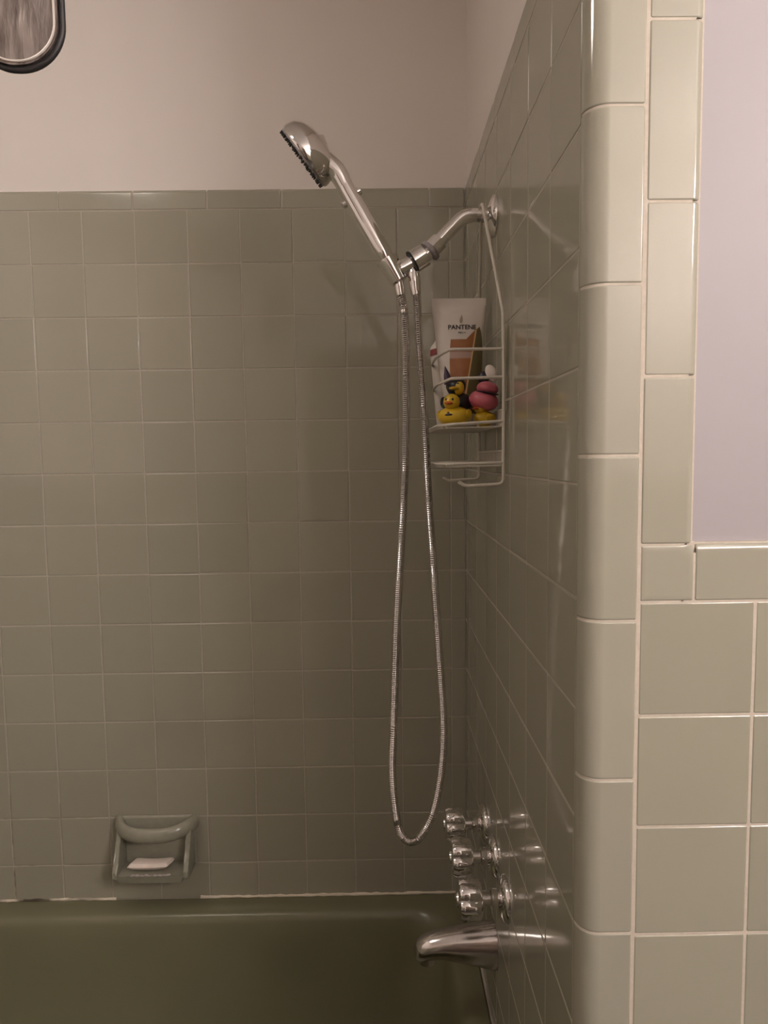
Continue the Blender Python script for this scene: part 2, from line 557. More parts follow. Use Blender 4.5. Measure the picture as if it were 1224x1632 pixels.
# ------------------------------------------------------------------ bathtub
def rrect(x0, x1, y0, y1, r, z, n=8, rr=None):
    pts = []
    for (cx_, cy_, a0_) in ((x1 - r, y1 - r, 0), (x0 + r, y1 - r, 90), (x0 + r, y0 + r, 180), (x1 - r, y0 + r, 270)):
        for k in range(n + 1):
            a = math.radians(a0_ + 90 * k / n)
            pts.append((cx_ + r * math.cos(a), cy_ + r * math.sin(a), z))
    return pts
tub = thing('bathtub', 'olive green enamelled bathtub under the soap dish and the spout', 'bathtub', (-.76, -.39, 0))
RIM = .394
bm = bmesh.new()
rings_def = [
    (-1.515, -.004, -.784, -.002, .006, .004), (-1.515, -.004, -.784, -.002, .006, RIM - .012), (-1.512, -.006, -.780, -.003, .008, RIM),
    (-1.49, -.022, -.745, -.018, .03, RIM - .0005), (-1.46, -.045, -.71, -.046, .07, RIM - .003), (-1.452, -.052, -.702, -.053, .075, RIM - .009),
    (-1.444, -.058, -.696, -.060, .08, RIM - .022), (-1.43, -.064, -.690, -.066, .085, RIM - .06),
    (-1.38, -.075, -.680, -.078, .09, .25), (-1.30, -.095, -.665, -.095, .10, .14), (-1.26, -.12, -.64, -.12, .10, .085),
    (-1.20, -.17, -.60, -.165, .09, .065), (-1.0, -.35, -.5, -.30, .06, .06)]
rings = [[bm.verts.new(p) for p in rrect(*d)] for d in rings_def]
for a, b in zip(rings, rings[1:]):
    for k in range(len(a)):
        k2 = (k + 1) % len(a)
        bm.faces.new((a[k], a[k2], b[k2], b[k]))
bm.faces.new(rings[-1])
obj('tub_shell', bm, M_TUB, tub)
obj('overflow_plate', lathe(bmesh.new(), [(0, .034), (.004, .034), (.008, .028), (.010, 0)], (-.066, -.37, .318), (-1, 0, .12), 28), M_CHROME, tub)
obj('overflow_lever', box((-.092, -.374, .330), (-.070, -.366, .352), .002), M_DARK, tub)
obj('drain', lathe(bmesh.new(), [(0, .032), (.003, .030), (.004, 0)], (-.36, -.38, .0605), (0, 0, 1), 24), M_CHROME, tub)

# caulk beads between tub and tile
def bead(x0, x1, nm='caulk_bead'):
    n = int((x1 - x0) / .012)
    pts = []; rs = []
    for i in range(n + 1):
        x = x0 + (x1 - x0) * i / n
        pts.append((x, -.001, RIM + .0015 + random.uniform(-.0008, .0010)))
        rs.append(.0028 + random.uniform(-.0008, .0011))
    bm = tube(bmesh.new(), pts, rs, 8)
    return bm
cb = obj('trim_4', bead(-1.5, -.792), M_CAULK); cb['kind'] = 'structure'
cb = obj('trim_5', bead(-.602, -.002), M_CAULK); cb['kind'] = 'structure'

pts = [(-.0012, -.004 - k * .012, RIM + .0012 + random.uniform(-.0006, .0006)) for k in range(65)]
cb = obj('trim_11', tube(bmesh.new(), pts, .0034, 8), M_GROUT2); cb['kind'] = 'structure'

# ------------------------------------------------------------------ soap dish
sx0, sx1 = -.777, -.604
sd = thing('soap_dish', 'sage ceramic wall soap dish with a grab bar, low on the back wall', 'soap dish', ((sx0 + sx1) / 2, 0, .48))
sc = (sx0 + sx1) / 2
bm = box((sx0, -.009, .478), (sx1, .001, .592), .005, 3)
obj('back_plate', bm, M_CERAMIC, sd)
# grab bar: fat band bowed out from the wall
pts = []; rr_ = []
for i in range(25):
    s_ = i / 24 * 2 - 1
    x = sc + s_ * (.0835)
    y = -.006 - .046 * (1 - abs(s_) ** 3.2) ** .75
    z = .577 - .006 * (1 - s_ * s_)
    pts.append((x, y, z)); rr_.append(.0125 + .0035 * s_ * s_)
bm = tube(bmesh.new(), spline(pts, .006), .0112, 16)
for v in bm.verts: v.co.z = .5735 + (v.co.z - .5735) * 1.45
obj('grab_bar', bm, M_CERAMIC, sd)
# tray with raised lip, scooped
bm = bmesh.new()
NX, NY = 24, 12
g = []
def tray_z(u, v):
    # u across 0..1, v from wall 0 to front 1
    lip = 0
    e = min(u, 1 - u) * (sx1 - sx0)
    lip = max(lip, .013 * max(0, 1 - e / .012) ** 1.5)
    f = (1 - v) * .070
    lip = max(lip, .007 * max(0, 1 - f / .010) ** 1.5)
    rib = .0012 * (1 if (int(u * 24) % 2 and .2 < u < .8) else 0)
    return .486 + lip + rib
for j in range(NY + 1):
    row = []
    for i in range(NX + 1):
        u, v = i / NX, j / NY
        inset = .006 + .005 * max(0, v - .8) / .2
        x = sx0 + inset + (sx1 - sx0 - 2 * inset) * u
        row.append(bm.verts.new((x, -.004 - .070 * v, tray_z(u, v))))
    g.append(row)
low = []
for j in range(NY + 1):
    row = []
    for i in range(NX + 1):
        u, v = i / NX, j / NY
        inset = .012 * max(0, v - .3) / .7 + .009
        x = sx0 + inset + (sx1 - sx0 - 2 * inset) * u
        row.append(bm.verts.new((x, -.004 - .064 * v, .472 + .002 * v)))
    low.append(row)
for j in range(NY):
    for i in range(NX):
        bm.faces.new((g[j][i], g[j + 1][i], g[j + 1][i + 1], g[j][i + 1]))
        bm.faces.new((low[j][i], low[j][i + 1], low[j + 1][i + 1], low[j + 1][i]))
for j in range(NY):
    bm.faces.new((g[j][0], low[j][0], low[j + 1][0], g[j + 1][0]))
    bm.faces.new((g[j][NX], g[j + 1][NX], low[j + 1][NX], low[j][NX]))
for i in range(NX):
    bm.faces.new((g[NY][i], low[NY][i], low[NY][i + 1], g[NY][i + 1]))
    bm.faces.new((g[0][i], g[0][i + 1], low[0][i + 1], low[0][i]))
obj('tray', bm, M_CERAMIC, sd)
# side cheeks sweeping from bar ends down to the tray lip
for s_ in (-1, 1):
    bm = bmesh.new()
    xo = sx0 + .005 if s_ < 0 else sx1 - .005
    prof = [(-.001, .590), (-.022, .588), (-.036, .572), (-.040, .552), (-.046, .530), (-.058, .512), (-.070, .498), (-.073, .486), (-.06, .476), (-.001, .476)]
    A = [bm.verts.new((xo, y, z)) for y, z in prof]
    B = [bm.verts.new((xo - s_ * .011, y, z)) for y, z in prof]
    bm.faces.new(A); bm.faces.new(B[::-1])
    for k in range(len(prof)):
        k2 = (k + 1) % len(prof)
        bm.faces.new((A[k], A[k2], B[k2], B[k]))
    bmesh.ops.bevel(bm, geom=list(bm.edges), offset=.0032, segments=3, profile=.5, affect='EDGES')
    obj('side_cheek', bm, M_CERAMIC, sd)
# soap bar on the tray
def soap_f(d):
    return 1
bm = bmesh.new()
NX, NY = 22, 10
top, bot = [], []
for j in range(NY + 1):
    r1, r2 = [], []
    for i in range(NX + 1):
        u, v = i / NX * 2 - 1, j / NY * 2 - 1
        k = 1 - .22 * (1 - abs(u) ** 2) * 0
        x = -.696 + u * .043 + .004 * v
        y = -.040 + v * .0185 * (1 - .12 * (1 - u * u))
        ed = max(0, 1 - abs(u) ** 8) ** .5 * max(0, 1 - abs(v) ** 6) ** .5
        zc = .5000 + .003 * u * u - .001 + .0 * v
        r1.append(bm.verts.new((x, y, zc + .0085 * ed + .002 * v * -1)))
        r2.append(bm.verts.new((x, y, zc - .0062 * ed + .002 * v * -1)) if 0 < i < NX and 0 < j < NY else r1[-1])
    top.append(r1); bot.append(r2)
for j in range(NY):
    for i in range(NX):
        bm.faces.new((top[j][i], top[j + 1][i], top[j + 1][i + 1], top[j][i + 1]))
        q_ = (bot[j][i], bot[j][i + 1], bot[j + 1][i + 1], bot[j + 1][i])
        if len(set(q_)) == 4:
            try: bm.faces.new(q_)
            except ValueError: pass
so = obj('soap_bar', bm, M_SOAP)
tag(so, 'thin worn pale pink bar of soap lying in the ceramic dish', 'soap')
bm = bmesh.new()
for i in range(9):
    ellipsoid(bm, (-.728 + i * .0095, -.066 + random.uniform(-.002, .002), .4895), (.0055, .0035, .0022), n=8, m=6)
rs = obj('soap_residue', bm, M_SCUM, sd)
rs['kind'] = 'stuff'

# ------------------------------------------------------------------ shower arm with holder
YA = -.37
arm = thing('wall_mounted_shower_fixture', 'bent chrome shower arm with round flange and swivel holder on the end wall', 'shower arm', (0, YA, 1.755))
obj('flange', lathe(bmesh.new(), [(.0, .032), (.0025, .032), (.006, .029), (.010, .020), (.013, .0125), (.016, .0125)], (-.0002, YA, 1.755), (-1, 0, 0), 36), M_CHROME, arm)
pth = spline([(-.008, YA, 1.755), (-.03, YA, 1.7565), (-.046, YA, 1.7545), (-.057, YA, 1.748), (-.068, YA, 1.7375), (-.085, YA, 1.7205), (-.097, YA, 1.7085)], .003)
obj('pipe', tube(bmesh.new(), pth, .0107, 20), M_CHROME, arm)
d1 = Vector((-.70, 0, -.714)).normalized()
p0 = Vector((-.0865, YA, 1.7190))
obj('coupling_nut', lathe(bmesh.new(), [(0, .0115), (.001, .0135), (.018, .0140), (.019, .0125)], p0, d1, 8), M_CHROME, arm)
obj('washer_ring', lathe(bmesh.new(), [(.0192, .012), (.0195, .0172), (.0255, .0172), (.026, .012)], p0, d1, 28), M_GREY, arm)
obj('swivel_neck', lathe(bmesh.new(), [(.024, .0105), (.045, .0105)], p0, d1, 24), M_CHROME, arm)
d2 = Vector((-.86, 0, -.51)).normalized()
p1 = Vector((-.1095, YA, 1.6975))
obj('swivel_collar', lathe(bmesh.new(), [(0, .0135), (.0015, .0172), (.022, .0178), (.0235, .0160)], p1, d2, 32), M_CHROME, arm)
obj('collar_seal', lathe(bmesh.new(), [(.0232, .0185), (.0252, .0185)], p1, d2, 32), M_DARK, arm)
H0 = Vector((-.1615, YA, 1.6740))        # centre of the holder cup
HA = Vector((-.497, 0.0, .868)).normalized()   # handle axis, pointing up to the head
bm = bmesh.new()
pts = [p1 + d2 * .025, p1 + d2 * .036, p1 + d2 * .048, Vector((-.156, YA, 1.6765)), Vector((-.162, YA, 1.674))]
tube(bm, spline(pts, .003), [.0120 + .0045 * (i_ / (len(spline(pts, .003)) - 1)) ** 2 for i_ in range(len(spline(pts, .003)))], 20)
obj('holder_arm', bm, M_CHROME, arm)
obj('holder_cup', lathe(bmesh.new(), [(-.022, .0115), (-.020, .0145), (.0, .0165), (.016, .0178), (.018, .0178), (.018, .0150), (.010, .012)], H0, HA, 28), M_CHROME, arm)
obj('hose_outlet', lathe(bmesh.new(), [(0, .0085), (.022, .0085)], (-.1315, YA, 1.6855), (.05, 0, -1), 18), M_CHROME, arm)

# ------------------------------------------------------------------ hand shower
hs = thing('hand_shower', 'chrome hand shower with wide round head leaning up out of the holder', 'shower head', H0)
h0 = H0 + HA * .012
prof = [(0, .0105), (.003, .0128), (.02, .0135), (.06, .0142), (.10, .0140), (.128, .0132), (.15, .0128), (.156, .011)]
obj('handle', lathe(bmesh.new(), prof, h0, HA, 28), M_CHROME, hs)
FN = Vector((-.80, .15, -.585)).normalized()         # face normal of the spray plate
HC = Vector((-.291, YA + .004, 1.8530))               # centre of the head
# neck: lofted from handle top to the head back
nk = spline([h0 + HA * .135, h0 + HA * .16, HC - FN * .012 + HA * -.02, HC - FN * .010 + HA * .005], .004)
rsn = [.0132 + .012 * (i / (len(nk) - 1)) ** 1.5 for i in range(len(nk))]
bm = bmesh.new()
tube(bm, nk, rsn, 24)
obj('neck', bm, M_CHROME, hs)
obj('head', lathe(bmesh.new(), [(-.031, 0), (-.0305, .012), (-.0275, .026), (-.020, .040), (-.010, .0485), (.001, .052), (.006, .0525), (.009, .0515), (.0095, .048)], HC, FN, 44), M_CHROME, hs)
spl = obj('spray_plate', lathe(bmesh.new(), [(.0085, .0505), (.0115, .049), (.0118, .020), (.0125, 0)], HC, FN, 40), M_GREY, hs)
bm = bmesh.new()
u_, v_ = frame_from(FN)
for rad, cnt in ((.012, 6), (.022, 12), (.032, 18), (.041, 22), (.0475, 20)):
    for k in range(cnt):
        a = 2 * PI * k / cnt
        c = HC + FN * .0112 + (u_ * math.cos(a) + v_ * math.sin(a)) * rad
        lathe(bm, [(0, .0019), (.0036 if rad < .04 else .0052, .0011)], c, FN, 6)
nz = obj('spray_nozzles', bm, M_DARK, spl); nz['kind'] = 'stuff'
side = HA.cross(Vector((0, 1, 0))).normalized()
for s_ in (1, -1):
    c = h0 + HA * (.112 if s_ > 0 else .118)
    obj('selector_button', lathe(bmesh.new(), [(.009, .0065), (.0170, .0060), (.0190, .004), (.0194, 0)], c, side * s_, 14), M_CHROME, hs)

# ------------------------------------------------------------------ hose
hose = thing('shower_hose', 'ribbed metal shower hose hanging in a long loop from the holder', 'hose', (-.14, YA, .74))
L_ = [(-.1500, 1.640), (-.1470, 1.625), (-.1445, 1.6064), (-.1425, 1.56), (-.1425, 1.5084), (-.1440, 1.43), (-.1461, 1.3587), (-.1522, 1.2571), (-.1621, 1.1019), (-.1691, .9431), (-.1722, .8569), (-.1658, .7804), (-.1560, .7500), (-.1420, .7400), (-.126, .7490),
      (-.1046, .7902), (-.0904, .8663), (-.0868, .9417), (-.0924, 1.0482), (-.1016, 1.205), (-.108, 1.3075), (-.1149, 1.4585), (-.1211, 1.5573), (-.1243, 1.6353), (-.1262, 1.650)]
pts = []
for i, (x, z) in enumerate(L_):
    s_ = i / (len(L_) - 1)
    pts.append((x, YA - .010 * math.sin(PI * s_) , z))
pp = spline(pts, .0015)
rs_ = []
for i in range(len(pp)):
    rs_.append(.0069 if i % 2 else .0061)
obj('hose_tube', tube(bmesh.new(), pp, rs_, 12), M_CHROME_W, hose)
obj('hose_nut', lathe(bmesh.new(), [(0, .0088), (.002, .0098), (.020, .0098), (.034, .0085), (.040, .0075)], (-.1290, YA, 1.6745), (.09, 0, -1), 12), M_CHROME, hose)
obj('hose_nut', lathe(bmesh.new(), [(0, .0082), (.018, .0082), (.024, .0074)], (-.1530, YA, 1.6585), (.14, 0, -1), 12), M_CHROME, hose)

# ------------------------------------------------------------------ valve handles
def valve(y, z, label, rot, parts_from=None):
    t = thing('valve_handle', label, 'faucet handle', (0, y, z), 'chrome faucet handles above the tub spout')
    if parts_from is None:
        o3 = (0, y, z)
        obj('escutcheon', lathe(bmesh.new(), [(.0, .034), (.003, .034), (.007, .031), (.011, .022), (.013, .013)], (-.0002, y, z), (-1, 0, 0), 36), M_CHROME, t)
        obj('stem_sleeve', lathe(bmesh.new(), [(.012, .0135), (.020, .0150), (.024, .0150), (.026, .0105), (.040, .0105)], (0, y, z), (-1, 0, 0), 24), M_CHROME, t)
        lobes = lambda a: 1 + .17 * (abs(math.cos(3 * a)) ** .7 - .6)
        obj('knob', lathe(bmesh.new(), [(.038, .010), (.0395, .024), (.043, .0275), (.068, .0295), (.073, .027), (.0755, .020)], (0, y, z), (-1, 0, 0), 72, lobes), M_CHROME, t)
        obj('index_button', lathe(bmesh.new(), [(.0745, .013), (.0775, .012), (.079, .006), (.0793, 0)], (0, y, z), (-1, 0, 0), 20), M_CHROME, t)
    else:
        for c in parts_from.children:
            d = c.copy(); COL.objects.link(d); d.parent = t
            d.location = c.location
    return t
v1 = valve(-.472, .700, 'chrome lobed faucet handle nearest the tiled partition corner', 0)
v1.name = 'valve_handle'
def dup(t0, loc, label):
    r = t0.copy(); COL.objects.link(r); r.location = loc; r['label'] = label
    for c in t0.children:
        d = c.copy(); COL.objects.link(d); d.parent = r
    return r
dup(v1, (0, -.370, .706), 'chrome lobed faucet handle in the middle of the three, straight above the spout')
dup(v1, (0, -.266, .706), 'chrome lobed faucet handle farthest back and topmost in view, nearest the back wall')

# ------------------------------------------------------------------ tub spout
sp = thing('tub_spout', 'tapered worn chrome tub spout below the three faucet handles', 'spout', (0, YA, .545))
sec = [(-.0002, .547, .0415, .034), (-.006, .547, .0410, .0335), (-.03, .5485, .0360, .031), (-.06, .5500, .0300, .0275), (-.09, .5510, .0240, .0240), (-.108, .5490, .0215, .0220), (-.122, .5450, .0200, .0200), (-.131, .5400, .0165, .0170), (-.1355, .5350, .010, .011)]
bm = bmesh.new()
n = 28
rg = []
for x, zc, hh, hw in sec:
    rg.append([bm.verts.new((x + .02 * (0 if x > -.1 else (x + .1) * 3) * math.sin(2 * PI * k / n), YA + hw * math.cos(2 * PI * k / n), zc + hh * math.sin(2 * PI * k / n) * (1 if math.sin(2 * PI * k / n) > 0 else (.92 if x > -.1 else 1.0)))) for k in range(n)])
for a, b in zip(rg, rg[1:]):
    for k in range(n): bm.faces.new((a[k], a[(k + 1) % n], b[(k + 1) % n], b[k]))
bm.faces.new(rg[0]); bm.faces.new(rg[-1][::-1])
obj('spout_body', bm, M_CHROME_W, sp)
obj('spout_outlet', lathe(bmesh.new(), [(0, .014), (.012, .0145), (.0125, .011), (.004, .010)], (-.117, YA, .533), (-.1, 0, -1), 24), M_CHROME_W, sp)

# ------------------------------------------------------------------ wire caddy
cad = thing('shower_caddy', 'white vinyl coated wire caddy hung over the shower arm', 'caddy', (-.02, YA, 1.34))
YN, YF, XW = -.478, -.240, -.0065
yh = -.352
def wire(name, pts, r=.0022, rad=.008, parent=cad, n=8):
    return obj(name, tube(bmesh.new(), fillet(pts, rad), r, n), M_WIRE, parent)
# side frame: hook over the arm, sloped shoulders, straight sides, bottom hooks
top = [(-.0225, yh - .004, 1.7535 + .012), (-.021, yh - .010, 1.742)]
zt = 1.7725
fr = [(-.0720, YN, 1.3435), (-.0620, YN, 1.3370), (XW, YN, 1.3395), (XW, YN, 1.50), (XW - .001, YN, 1.585), (-.020, YA - .012, 1.760), (-.0215, YA - .0075, zt - .001), (-.0215, YA + .0075, zt - .001), (-.020, YA + .012, 1.760), (XW - .001, YF, 1.585), (XW, YF, 1.50), (XW, YF, 1.3395), (-.0620, YF, 1.3370), (-.0720, YF, 1.3435)]
wire('side_frame', fr, .0026, .009)
def rail(z, x_out=-.088, dz=0.0, name='guard_rail', r=.0022):
    bow, run = (.009, .080) if name == 'guard_rail' else (.013, .040)
    return wire(name, [(XW, YN, z), (x_out + .004, YN, z + dz), (x_out - bow, YN + run, z + dz), (x_out - bow, YF - run, z + dz), (x_out + .004, YF, z + dz), (XW, YF, z)], r, .007)
rail(1.5335)
rail(1.4935, -.086, -.0015)
rail(1.4305, -.086, -.0040, 'shelf_rim', .0024)
rail(1.3705, -.086, -.0010, 'shelf_rim', .0024)
for zb in (1.4475, 1.3875):
    wire('back_rail', [(XW, YN, zb), (XW, YF, zb)], .0018)
bm = bmesh.new()
for zb, zf, zt_ in ((1.4260, 1.4260, 1.4475), (1.3690, 1.3690, 1.3875)):
    ys_ = [YN + .012 + k * (YF - YN - .024) / 17 for k in range(18)]
    for y in ys_:
        edge = min(1, min(y - YN, YF - y) / .040)
        xo = -.084 - .015 * edge
        tube(bm, fillet([(XW, y, zt_), (XW, y, zb - .003), (xo, y, zf - .004), (xo, y, zf + .0005)], .004, 2), .0011, 5)
fl = obj('shelf_wires', bm, M_WIRE, cad); fl['kind'] = 'stuff'

# ------------------------------------------------------------------ conditioner tube
def loft(bm, secs, n=36, cap=True):
    """secs: (center, half a, half b, axis a, axis b, power)"""
    rg = []
    for c, a, b, ua, ub, pw in secs:
        c = Vector(c)
        row = []
        for k in range(n):
            t_ = 2 * PI * k / n
            ca, sa = math.cos(t_), math.sin(t_)
            e_ = 2 / pw
            row.append(bm.verts.new(c + Vector(ua) * a * math.copysign(abs(ca) ** e_, ca) + Vector(ub) * b * math.copysign(abs(sa) ** e_, sa)))
        rg.append(row)
    for r1, r2 in zip(rg, rg[1:]):
        for k in range(n): bm.faces.new((r1[k], r1[(k + 1) % n], r2[(k + 1) % n], r2[k]))
    if cap:
        bm.faces.new(rg[0][::-1]); bm.faces.new(rg[-1])
    return bm
TX, TY, TZ0, TZ1 = -.0515, -.358, 1.4270, 1.6340
tb = thing('hair_product_tube', 'white squeeze tube with flat crimped top and copper label, standing in the caddy', 'tube', (TX, TY, TZ0))
def tube_mat():
    t = NT('printed_white_tube')
    tc = t.n('ShaderNodeTexCoord').outputs['Object']
    s_ = t.n('ShaderNodeSeparateXYZ'); t.l(tc, s_.inputs[0])
    x, y, z = s_.outputs
    ss = lambda v, lo, wd=.0006: t.math('MAXIMUM', t.math('MINIMUM', t.math('DIVIDE', t.math('SUBTRACT', v, lo), wd), 1), 0)
    inv = lambda v: t.math('SUBTRACT', 1, v)
    mul = lambda a, b: t.math('MULTIPLY', a, b)
    front = inv(ss(y, 0.0))
    white = (.66, .60, .55, 1)
    # panel left edge, a gentle curve; right edge = gold stripe
    zz = t.math('SUBTRACT', z, .085)
    le = t.math('ADD', -.0215, mul(t.math('POWER', t.math('ABSOLUTE', t.math('SUBTRACT', zz, .015)), 2), 1.5))
    stripe_x = t.math('ADD', .008, mul(zz, .186))
    top = t.math('ADD', .139, mul(t.math('MAXIMUM', t.math('SUBTRACT', x, .006), 0), 1.0))
    panel = mul(mul(ss(x, le) if False else t.math('MAXIMUM', t.math('MINIMUM', t.math('DIVIDE', t.math('SUBTRACT', x, le), .0008), 1), 0), inv(t.math('MAXIMUM', t.math('MINIMUM', t.math('DIVIDE', t.math('SUBTRACT', x, stripe_x), .0006), 1), 0))),
                inv(t.math('MAXIMUM', t.math('MINIMUM', t.math('DIVIDE', t.math('SUBTRACT', z, top), .0015), 1), 0)))
    right = mul(t.math('MAXIMUM', t.math('MINIMUM', t.math('DIVIDE', t.math('SUBTRACT', x, t.math('ADD', stripe_x, .0022)), .0006), 1), 0),
                inv(t.math('MAXIMUM', t.math('MINIMUM', t.math('DIVIDE', t.math('SUBTRACT', z, t.math('ADD', .134, mul(x, .9))), .002), 1), 0)))
    stripe = mul(mul(t.math('MAXIMUM', t.math('MINIMUM', t.math('DIVIDE', t.math('SUBTRACT', x, stripe_x), .0005), 1), 0),
                 inv(t.math('MAXIMUM', t.math('MINIMUM', t.math('DIVIDE', t.math('SUBTRACT', x, t.math('ADD', stripe_x, .0022)), .0005), 1), 0))), inv(ss(z, .157, .004)))
    n = t.noise(35, tc, 3)
    cop = t.mix(n, (.22, .070, .022, 1), (.42, .17, .055, 1))
    band = mul(ss(z, .108, .002), inv(ss(z, .118, .003)))
    cop = t.mix(band, cop, (.44, .30, .25, 1))
    c = t.mix(mul(panel, front), white, cop)
    c = t.mix(mul(right, front), c, (.15, .115, .045, 1))
    c = t.mix(mul(stripe, front), c, (.70, .45, .20, 1))
    t.set(Base_Color=c, Roughness=.33)
    return t.m
M_TUBE = tube_mat()
X1, Y1 = (1, 0, 0), (0, 1, 0)
lean = lambda s_: (TX - .0040 * s_, TY + .010 * s_, 0)
secs = []
for s_, a, b, pw in ((.10, .0255, .0225, 2), (.115, .0285, .0245, 2), (.25, .0315, .0235, 2), (.45, .0350, .0205, 2), (.65, .0385, .0155, 2), (.82, .0415, .0095, 2.2), (.93, .0435, .0035, 3), (.955, .0442, .0014, 4), (1.0, .0447, .0013, 6)):
    c = lean(s_); secs.append(((c[0], c[1], TZ0 + (TZ1 - TZ0) * s_), a, b, X1, Y1, pw))
bm = loft(bmesh.new(), secs, 40)
me = bpy.data.meshes.new('tube_body')
# shift so that object space starts at the tube base: used by the printed label
bmesh.ops.translate(bm, verts=bm.verts, vec=(-TX, -TY, -TZ0))
o = obj('tube_body', bm, M_TUBE, tb, world=False)
obj('flip_cap', lathe(bmesh.new(), [(0, .0225), (.002, .024), (.020, .024), (.0215, .022)], (TX, TY, TZ0 + .0005), (0, 0, 1), 28), M_WHITE, tb)

def text_mesh(txt, size, ext=.0002):
    c = bpy.data.curves.new('lettering', 'FONT'); c.body = txt; c.size = size
    c.extrude = ext; c.offset = size * .022; c.align_x = 'CENTER'; c.resolution_u = 3
    o = bpy.data.objects.new('tmp_text', c); COL.objects.link(o)
    bpy.context.view_layer.update()
    me = bpy.data.meshes.new_from_object(o.evaluated_get(bpy.context.evaluated_depsgraph_get()))
    bpy.data.objects.remove(o)
    return me
def tube_front_y(s_, xx):
    for (c, a, b, _, _, pw), (c2, a2, b2, _, _, p2) in zip(secs, secs[1:]):
        s1 = (c[2] - TZ0) / (TZ1 - TZ0); s2 = (c2[2] - TZ0) / (TZ1 - TZ0)
        if s1 <= s_ <= s2:
            k = (s_ - s1) / (s2 - s1)
            A, B_, cx_, cy_ = a + (a2 - a) * k, b + (b2 - b) * k, c[0] + (c2[0] - c[0]) * k, c[1] + (c2[1] - c[1]) * k
            q_ = max(0, 1 - ((xx - cx_) / A) ** 2) ** .5
            return cy_ - B_ * q_
    return TY
def text_on_tube(txt, size, xc, s_, name, sy=1.0):
    me = text_mesh(txt, size)
    for v in me.vertices:
        x = xc + v.co.x; z = TZ0 + (TZ1 - TZ0) * s_ + v.co.y * sy
        y = tube_front_y((z - TZ0) / (TZ1 - TZ0), x) - .0004 - abs(v.co.z)
        v.co = (x, y, z)
    me.materials.append(M_TEXT)
    return obj(name, me, None, tb)
text_on_tube('PANTENE', .0105, -.0515, .752, 'lettering', 1.0)
text_on_tube('PRO-V', .0042, -.0520, .718, 'lettering', 1.0)
# small drop emblem
bm = bmesh.new()
ep = []
for k in range(20):
    t_ = 2 * PI * k / 20
    xx = .0032 * math.sin(t_) * (math.sin(t_ / 2)) ** 1.3 + .0012
    zz = .0075 * math.cos(t_)
    xw = -.0535 + xx - zz * .0; zw = TZ0 + (TZ1 - TZ0) * .835 + zz
    ep.append(bm.verts.new((xw + zz * .15, tube_front_y((zw - TZ0) / (TZ1 - TZ0), xw) - .0007, zw)))
bm.faces.new(ep)
obj('drop_emblem', bm, plain('pale_gold_ink', (.36, .29, .22, 1), .4), tb, smooth=False)

# second bottle behind
bt = thing('lotion_bottle', 'white bottle with a red label patch, half hidden behind the squeeze tube', 'bottle', (-.080, -.292, 1.428))
secs2 = []
for s_, a, b in ((0, .0200, .014), (.02, .0222, .0165), (.5, .0230, .0175), (.80, .0232, .0175), (.90, .0225, .016), (.96, .015, .013), (1.0, .011, .011)):
    secs2.append(((-.0640 - .0120 * s_, -.292, 1.4295 + .150 * s_), a, b, X1, Y1, 2.6))
obj('bottle_body', loft(bmesh.new(), secs2, 32), M_WHITE, bt)
obj('bottle_cap', lathe(bmesh.new(), [(0, .0105), (.018, .0100), (.020, .008)], (-.0762, -.292, 1.5790), (-.08, 0, 1), 20), M_WHITE, bt)
bm = bmesh.new()
rows_ = []
for zz in (1.5535, 1.5640):
    rows_.append([bm.verts.new((-.0742 + .0237 * -math.copysign(abs(math.cos(a)) ** (2 / 2.6), math.cos(a)), -.292 - .0180 * abs(math.sin(a)) ** (2 / 2.6), zz + .004 * math.cos(a) * -1)) for a in [math.radians(8 + k * 10) for k in range(9)]])
for k in range(8): bm.faces.new((rows_[0][k], rows_[0][k + 1], rows_[1][k + 1], rows_[1][k]))
obj('red_patch', bm, M_RED, bt)

